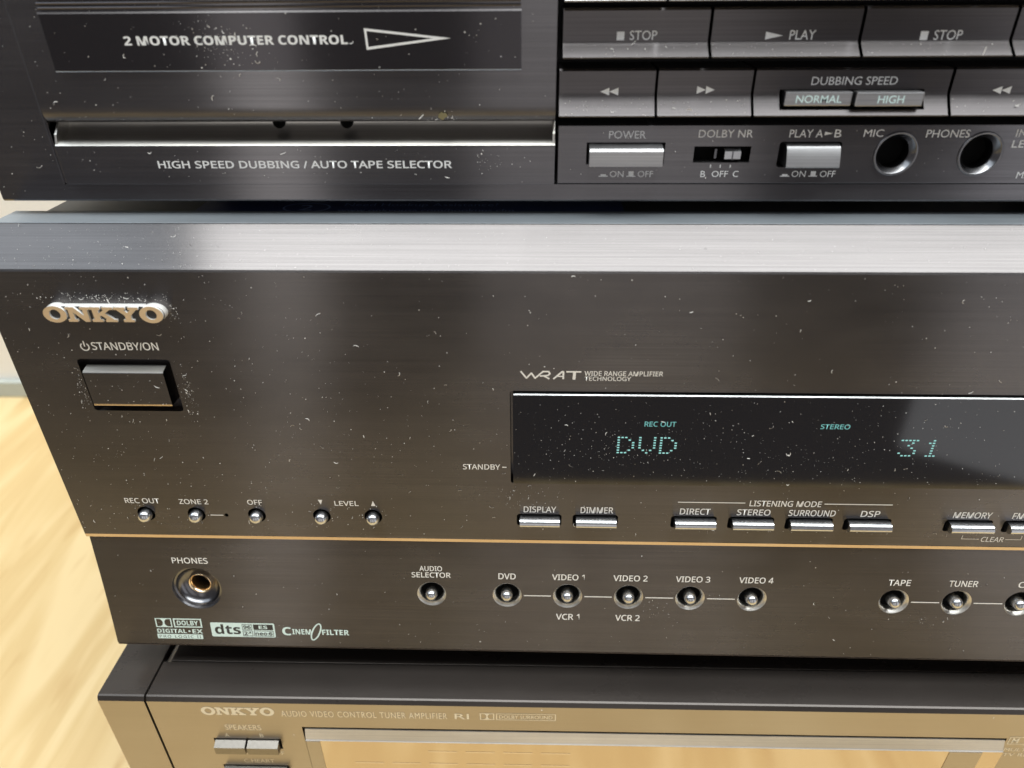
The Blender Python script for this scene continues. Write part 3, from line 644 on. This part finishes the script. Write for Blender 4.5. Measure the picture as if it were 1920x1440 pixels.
# ================================================================== TUNER AMPLIFIER (bottom)
UX = -172.6
TU = thing('tuner_amplifier', (45, 150, -400), 'bronze grey tuner amplifier with long glass window, at the bottom of the stack', 'tuner amplifier')
YF = -20.4
UB = -390.0
part('end_cap', 'tuner', TU, A(b_prismx, [(YF, UB), (YF, -252.2), (30, -252.2), (30, UB)], UX, -154.0))
part('end_cap_top', 'tunertop', TU, A(b_prismx, [(YF-.02, -252.25), (YF+.9, -250.4), (YF+1.6, -250.1), (360, -250.1), (360, -252.15), (YF+.4, -252.2)], UX-.02, -153.9))
uf = part('front_panel', 'tuner', TU, A(b_prismx, [(YF, UB), (YF, -252.2), (20, -252.2), (20, UB)], -153.0, 262))
carve(uf, [A(b_box, -93.0, 189.6, -40, 10, -330, -267.3), A(b_box, -131.2, -103.2, -40, 5, -282.6, -275.7), A(b_box, -131.2, -103.0, -40, 5, -301, -294.4)])
part('top_edge', 'tunertop', TU, A(b_prismx, [(YF-.02, -252.25), (YF+.9, -250.4), (YF+1.6, -250.1), (-3.4, -250.1), (-3.0, -250.6), (-3.0, -252.1), (YF+.4, -252.2)], -152.9, 262))
part('top_cover', 'tunertop', TU, A(b_box, -150.4, 259, -2.6, 330, -252.1, -250.5, .3))
part('cabinet', 'cover', TU, A(b_box, -170, 259, 20.5, 330, UB, -252.6))
part('cabinet_fill', 'black', TU, A(b_box, -156.5, -150.6, YF+2, 330, UB, -253.2))
part('backing_plate', 'void', TU, A(b_box, -151, 258, 20.1, 20.4, UB, -254))
for fx in (-120, 210):
    for fy in (40, 290): part('foot', 'rubber', TU, A(b_prismz, (fx, fy), 18, -400, -390.2))
PT = YF-.06
for lps in onkyo(-132.2, -102.6, -260.0, -255.2): shape(lps, PT, 'printw', uf, 'logo_letter')
text('AUDIO VIDEO CONTROL TUNER AMPLIFIER', -100.0, -33.2, -260.5, -256.7, PT, 'printw', uf, 0, sp=1.15)
text('RI', -30.2, -24.5, -260.4, -256.9, PT, 'printw', uf, .005, 'logo_word')
dd(-20.1, -14.4, -260.5, -256.4, PT, 'printw', uf); frame(-13.6, 10.1, -260.5, -256.4, .35, PT, 'printw', uf); text('DOLBY SURROUND', -12.4, 8.8, -259.6, -257.4, PT, 'printw', uf, .005, 'logo_word')
text('SPEAKERS', -124.7, -109.9, -269.9, -266.4, PT, 'printw', uf)
text('A', -125.9, -124.2, -274.6, -272.3, PT, 'printw', uf); text('B', -111.4, -109.9, -274.6, -272.3, PT, 'printw', uf)
quads([rect(-124.6, -122.4, -286.3, -285.6)], PT, 'printw', uf, 'pressed_symbol'); text('ON', -121.6, -117.6, -286.8, -284.3, PT, 'printw', uf); quads([rect(-111.0, -109.2, -286.3, -284.6)], PT, 'printw', uf, 'raised_symbol'); text('OFF', -108.4, -103.4, -286.8, -284.3, PT, 'printw', uf)
text('C.HEART', -121.5, -108.5, -292.6, -290.0, PT, 'printw', uf)
for a, b in ((-130.3, -117.6), (-116.7, -103.9)):
    part('speaker_button', 'tunerbtn', TU, A(b_prismx, [(5, -276.2), (YF-.5, -276.2), (YF-3.2, -277.6), (YF-3.2, -281.8), (5, -281.8)], a, b))
part('wide_button', 'tunerbtn', TU, A(b_prismx, [(5, -294.9), (YF-.5, -294.9), (YF-3.0, -296.4), (YF-3.0, -300.6), (5, -300.6)], -130.5, -103.6))
# long window: glass slab with bevelled top edge, thicker clear ends
M['uglass'] = plain('bronze_glass', (0.56, 0.475, 0.37), 0.10, metal=0.95, var=.02)
M['wmark'] = plain('faint_window_print', (0.66, 0.58, 0.48), 0.2, metal=.85)
gw = part('display_window', 'uglass', TU, A(b_prismx, [(12, -268.5), (YF-.1, -268.5), (YF-1.6, -273.2), (YF-2.0, -273.4), (YF-2.0, -329), (12, -329)], -91.8, 189.0), label='long bronze glass window with bright bevelled upper edge')
part('window_bevel', 'silver', gw, A(b_prismx, [(YF-.2, -268.3), (YF-1.7, -273.1), (YF-2.05, -273.4), (YF-1.9, -273.5), (YF+.3, -268.4)], -91.85, 189.05))
part('window_end', 'tuner', gw, A(b_box, -91.7, -86.0, YF-2.2, YF-1.9, -328.9, -273.7)); part('window_end', 'tuner', gw, A(b_box, 168, 181, YF-2.2, YF-1.9, -328.9, -273.7))
for r, z in enumerate((-279.0, -287.5)):
    for i in range(4 if r == 0 else 6):
        x = -42+i*15.5-(31 if r else 0)
        quads([rect(x, x+12, z-.9, z)], YF-2.06, 'wmark', gw, 'window_mark')
text('M', 192.0, 194.6, -270.3, -267.0, PT, 'printw', uf, .005, 'logo_word'); frame(190.6, 210, -271.0, -266.2, .35, PT, 'printw', uf)
text('MULTI ROOM', 190.8, 212, -275.6, -273.4, PT, 'printw', uf); text('TV REMOTE', 191.4, 212, -279, -276.8, PT, 'printw', uf)
dust(TU, [(60, -150, 250, -300, -253, YF-.1, 'u'), (30, -90, 180, -300, -275, YF-2.2, 'u')], [(-94, 191, -303, -267), (-132, -103, -302, -275)], 21, (.10, .30))
TU.rotation_euler.z = math.radians(.41)
# pivot the small turn about the front edge below the lens
b = Vector(TU['base']); piv = Vector((0, -.0205, b.z)); R_ = Matrix.Rotation(math.radians(.41), 3, 'Z')
TU.location = piv+R_ @ (b-piv)
TD.scale = (1.1421,)*3; TD.location = (0.0491, 0.1648, ZOFF*MM-0.0702)
for o in (RV, TD, TU):
    if 'base' in o: del o['base']
